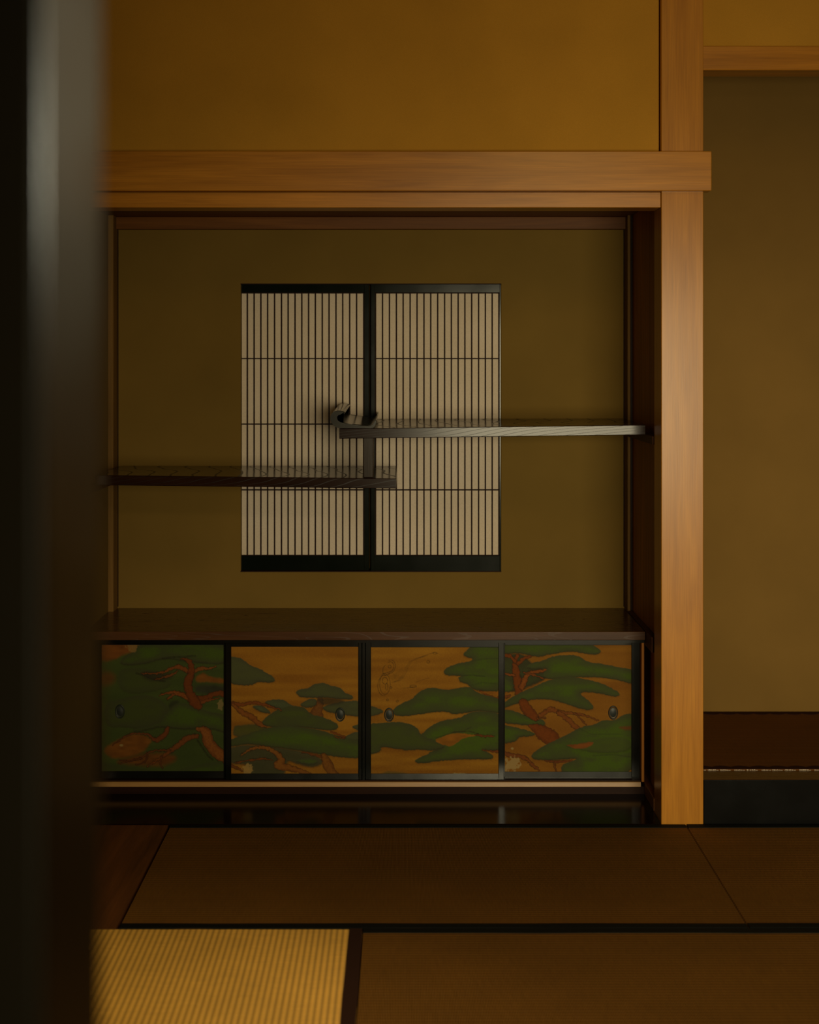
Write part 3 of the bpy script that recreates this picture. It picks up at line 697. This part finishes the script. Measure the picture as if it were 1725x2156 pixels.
def paint4():
    p = Paint(1040, 1340, 4.79, 1063, 1358.5, 1330, 1625.5, 51)
    p.gold((.33, .125, .014), (.52, .235, .028)); L = p.leaf; B = p.branch
    L([(60, 190), (300, 170), (360, 260), (520, 330), (540, 430), (400, 490), (300, 530), (200, 560), (60, 560)], (.085, .10, .045), (.07, .07, .04), 10, 4)
    L([(60, 400), (180, 450), (210, 560), (60, 570)], G1, G2E, 8)
    B([(240, 200, 34), (215, 260, 48), (225, 350, 66), (240, 440, 80), (255, 580, 76)]); B([(120, 190, 34), (170, 200, 30), (215, 260, 30)]); B([(245, 280, 30), (300, 230, 30), (400, 185, 22)])
    B([(285, 510, 56), (340, 385, 44), (420, 360, 30), (560, 335, 12)], (.5, .15, .03)); B([(300, 360, 14), (400, 390, 18), (500, 430, 8)], (.4, .12, .03)); B([(112, 380, 16), (210, 392, 24)], (.45, .13, .03))
    p.patch([(60, 565), (210, 568), (190, 590), (60, 600)], (.46, .18, .02), 3); B([(60, 620, 24), (160, 605, 22)], (.40, .12, .03))
    L([(60, 60), (950, 60), (1060, 125), (1090, 165), (1020, 192), (900, 172), (780, 150), (600, 180), (450, 212), (350, 190), (250, 170), (60, 185)], G1, G2E, 16)
    L([(320, 315), (380, 268), (500, 248), (600, 198), (750, 186), (860, 198), (950, 260), (1100, 278), (1250, 308), (1450, 345), (1450, 500), (1250, 442), (1100, 415), (880, 412), (700, 420), (560, 440), (470, 400), (560, 320), (400, 335)], G1, G2E, 18)
    L([(60, 700), (200, 600), (400, 510), (550, 440), (760, 402), (880, 425), (1050, 455), (1180, 515), (1290, 585), (1230, 615), (1100, 582), (950, 560), (850, 572), (950, 640), (1018, 710), (980, 748), (880, 732), (750, 690), (600, 640), (450, 630), (330, 650), (160, 702), (60, 740)], G1, G2E, 18)
    L([(60, 735), (200, 745), (300, 788), (450, 820), (528, 862), (510, 905), (400, 908), (280, 890), (60, 875)], G1, G2E, 14)
    B([(300, 670, 90), (340, 740, 100), (400, 800, 80), (440, 830, 30)]); B([(470, 800, 40), (520, 765, 44), (590, 735, 44), (660, 765, 34), (780, 772, 22), (900, 790, 14), (1060, 850, 6)], (.44, .14, .028))
    B([(650, 770, 34), (750, 835, 44), (800, 890, 40), (850, 930, 40)], (.44, .14, .028)); B([(800, 765, 12), (860, 810, 12), (930, 890, 8)], (.3, .10, .025)); B([(440, 830, 14), (520, 820, 8)], (.3, .1, .02))
    B([(370, 900, 30), (440, 930, 90), (520, 985, 150), (590, 1040, 150), (600, 1100, 60)])
    L([(60, 885), (200, 908), (350, 948), (430, 982), (400, 1008), (250, 1012), (230, 1062), (60, 1090)], G1, G2E, 12)
    B([(60, 1150, 40), (160, 1195, 34), (300, 1215, 34), (380, 1280, 24), (460, 1350, 20)], (.40, .12, .028)); B([(520, 1250, 16), (640, 1260, 22), (790, 1250, 12)], (.36, .1, .025)); B([(610, 1270, 10), (630, 1368, 8)], (.3, .1, .02))
    L([(360, 1215), (440, 1138), (540, 1085), (640, 1035), (760, 980), (880, 908), (1020, 890), (1100, 838), (1220, 850), (1300, 785), (1450, 765), (1450, 1450), (700, 1450), (670, 1300), (760, 1262), (870, 1228), (600, 1245), (450, 1248)], G1, G2E, 20)
    L([(690, 1095), (860, 1075), (1000, 1040), (1200, 1010), (1387, 1040), (1387, 1150), (1100, 1180), (860, 1140)], G2, G2E, 10, 4, .6)
    p.patch([(720, 1092), (860, 1085), (1015, 1052), (985, 1108), (860, 1138), (780, 1115)], (.32, .10, .02), 3); p.patch([(1240, 912), (1450, 900), (1450, 935), (1320, 945)], (.22, .08, .02), 5)
    p.line([(1000, 1200), (1200, 1190), (1387, 1215)], 1.6, (.06, .07, .03), .5)
    p.line([(860, 925), (980, 985), (1100, 985), (1290, 985)], 1.2, (.06, .07, .03), .45)
    p.flake(190, 1285, 95, 85, (.62, .44, .22), .40, 1); p.flake(120, 1330, 50, 50, (.6, .4, .2), .45, 5); p.flake(188, 1128, 16, 12, (.6, .42, .2), .3, 2)
    return p

def tilt_rail(bm, x0, x1, y, y1, z0, z1, lean):
    """rail whose face leans back towards the top"""
    P = [(y, z0+.0012), (y+.0012, z0), (y1, z0), (y1, z1), (y+lean+.001, z1), (y+lean, z1-.001)]
    a = [bm.verts.new((x0, p, q)) for p, q in P]; b = [bm.verts.new((x1, p, q)) for p, q in P]
    for j in range(len(P)): bm.faces.new((a[j], a[(j+1) % len(P)], b[(j+1) % len(P)], b[j]))
    bm.faces.new(a); bm.faces.new(b[::-1])
# ------------------------------------------------------------------ cabinet under the shelves
CB = empty('low_cabinet', (-.13, .6, .001))
tag(CB, 'low built-in cabinet with four sliding doors painted with pine trees', 'cabinet')
tb0, tb1 = PZ(1348, .335), PZ(1330, .335)
box('top_board', -1.192, PX(1359, .335), .335, .869, tb0, tb1, M['topboard'], CB, bev=.0018)
box('bearer', .9045, .926, .20, .778, tb0-.02, tb1+.004, M['bearer'], CB)
box('top_rail', -1.19, .903, .350, .43, PZ(1351.5, .37), tb0-.0005, M['lacquer'], CB)
zs = PZ(1647, .352)
bm = bmesh.new(); tilt_rail(bm, -1.19, PX(1350, .352), .352, .43, PZ(1657, .352), zs, .0020); link('sill', bm, M['sill'], CB)
box('sill_groove', -1.19, PX(1350, .37), .366, .40, zs-.001, zs+.0035, M['plinth'], CB)
box('plinth', -1.19, .903, .358, .43, .001, PZ(1657, .352), M['plinth'], CB)
box('end_post', PX(1350, .37), .903, .356, .40, zs, tb0, M['brownZ'], CB, bev=.001)
box('body', -1.19, .903, .44, .868, .002, tb0-.001, M['brownX'], CB)
def sliding_door(f, p, Y, pull, plabel, paint, dark=False):
    """f: frame box in photo px, p: painted area, Y: plane of the frame face"""
    x0, x1, z0, z1 = PX(f[0], Y), PX(f[2], Y), PZ(f[3], Y), PZ(f[1], Y)
    bm = bmesh.new(); th = .016; b = .0014
    bx(bm, PX(p[2], Y), x1, Y, Y+th, z0, z1, b); bx(bm, x0, PX(p[0], Y), Y, Y+th, z0, z1, b)
    tilt_rail(bm, PX(p[0], Y)-.001, PX(p[2], Y)+.001, Y+.0003, Y+th, z0, PZ(p[3], Y), .0031); bx(bm, PX(p[0], Y)-.001, PX(p[2], Y)+.001, Y+.0005, Y+th, PZ(p[1], Y), z1, b)
    d = link('sliding_door', bm, M['lacquer'], CB); d['label'] = plabel
    paint.mesh('painted_panel', Y+.004, d)
    # recessed oval pull: rim + dished cup
    cx, cy, rx, ry = pull; Yp = Y+.0035
    bm = bmesh.new(); n = 40; prof_ = [(1.10, .0, ), (1.06, -.0022), (.96, -.0026), (.90, -.001), (.86, .0006), (.70, .0003), (.45, -.0004), (.2, -.0009), (0.02, -.001)]
    rings = []
    for r_, dy in prof_:
        rings.append([bm.verts.new((PX(cx+rx*r_*math.cos(2*math.pi*i/n), Yp), Yp+dy, PZ(cy+ry*r_*math.sin(2*math.pi*i/n), Yp))) for i in range(n)])
    for a, c in zip(rings, rings[1:]):
        for i in range(n):
            fc = bm.faces.new((a[i], a[(i+1) % n], c[(i+1) % n], c[i])); fc.smooth = True
    bm.faces.new(rings[-1])
    link('finger_pull', bm, M['brass'], d)
YF, YR = .370, .392
sliding_door((192, 1350, 477, 1642), (214, 1358, 471, 1624), YR, (252.5, 1498, 9.5, 13.5), 'leftmost sliding door, dark pine with a red trunk', paint1())
sliding_door((1055, 1350, 1348, 1641), (1063.5, 1358.5, 1330, 1625), YR, (1291.5, 1500.5, 9.5, 13.5), 'rightmost sliding door, pine boughs and a peeled corner', paint4())
sliding_door((475, 1350, 762, 1642), (487, 1362, 754.5, 1629), YF, (716.5, 1504.5, 9.5, 13.5), 'second sliding door from the left, small pine on gold', paint2())
sliding_door((770, 1350, 1061.5, 1642), (781.5, 1363, 1050, 1629), YF, (819.5, 1505, 9.5, 13.5), 'third sliding door, pine boughs with a faint ink drawing of a bird', paint3())
box('meeting_strip', PX(762.5, YF), PX(769.5, YF), YF+.004, YF+.016, zs, tb0-.003, M['lacquer'], CB, bev=.0015)
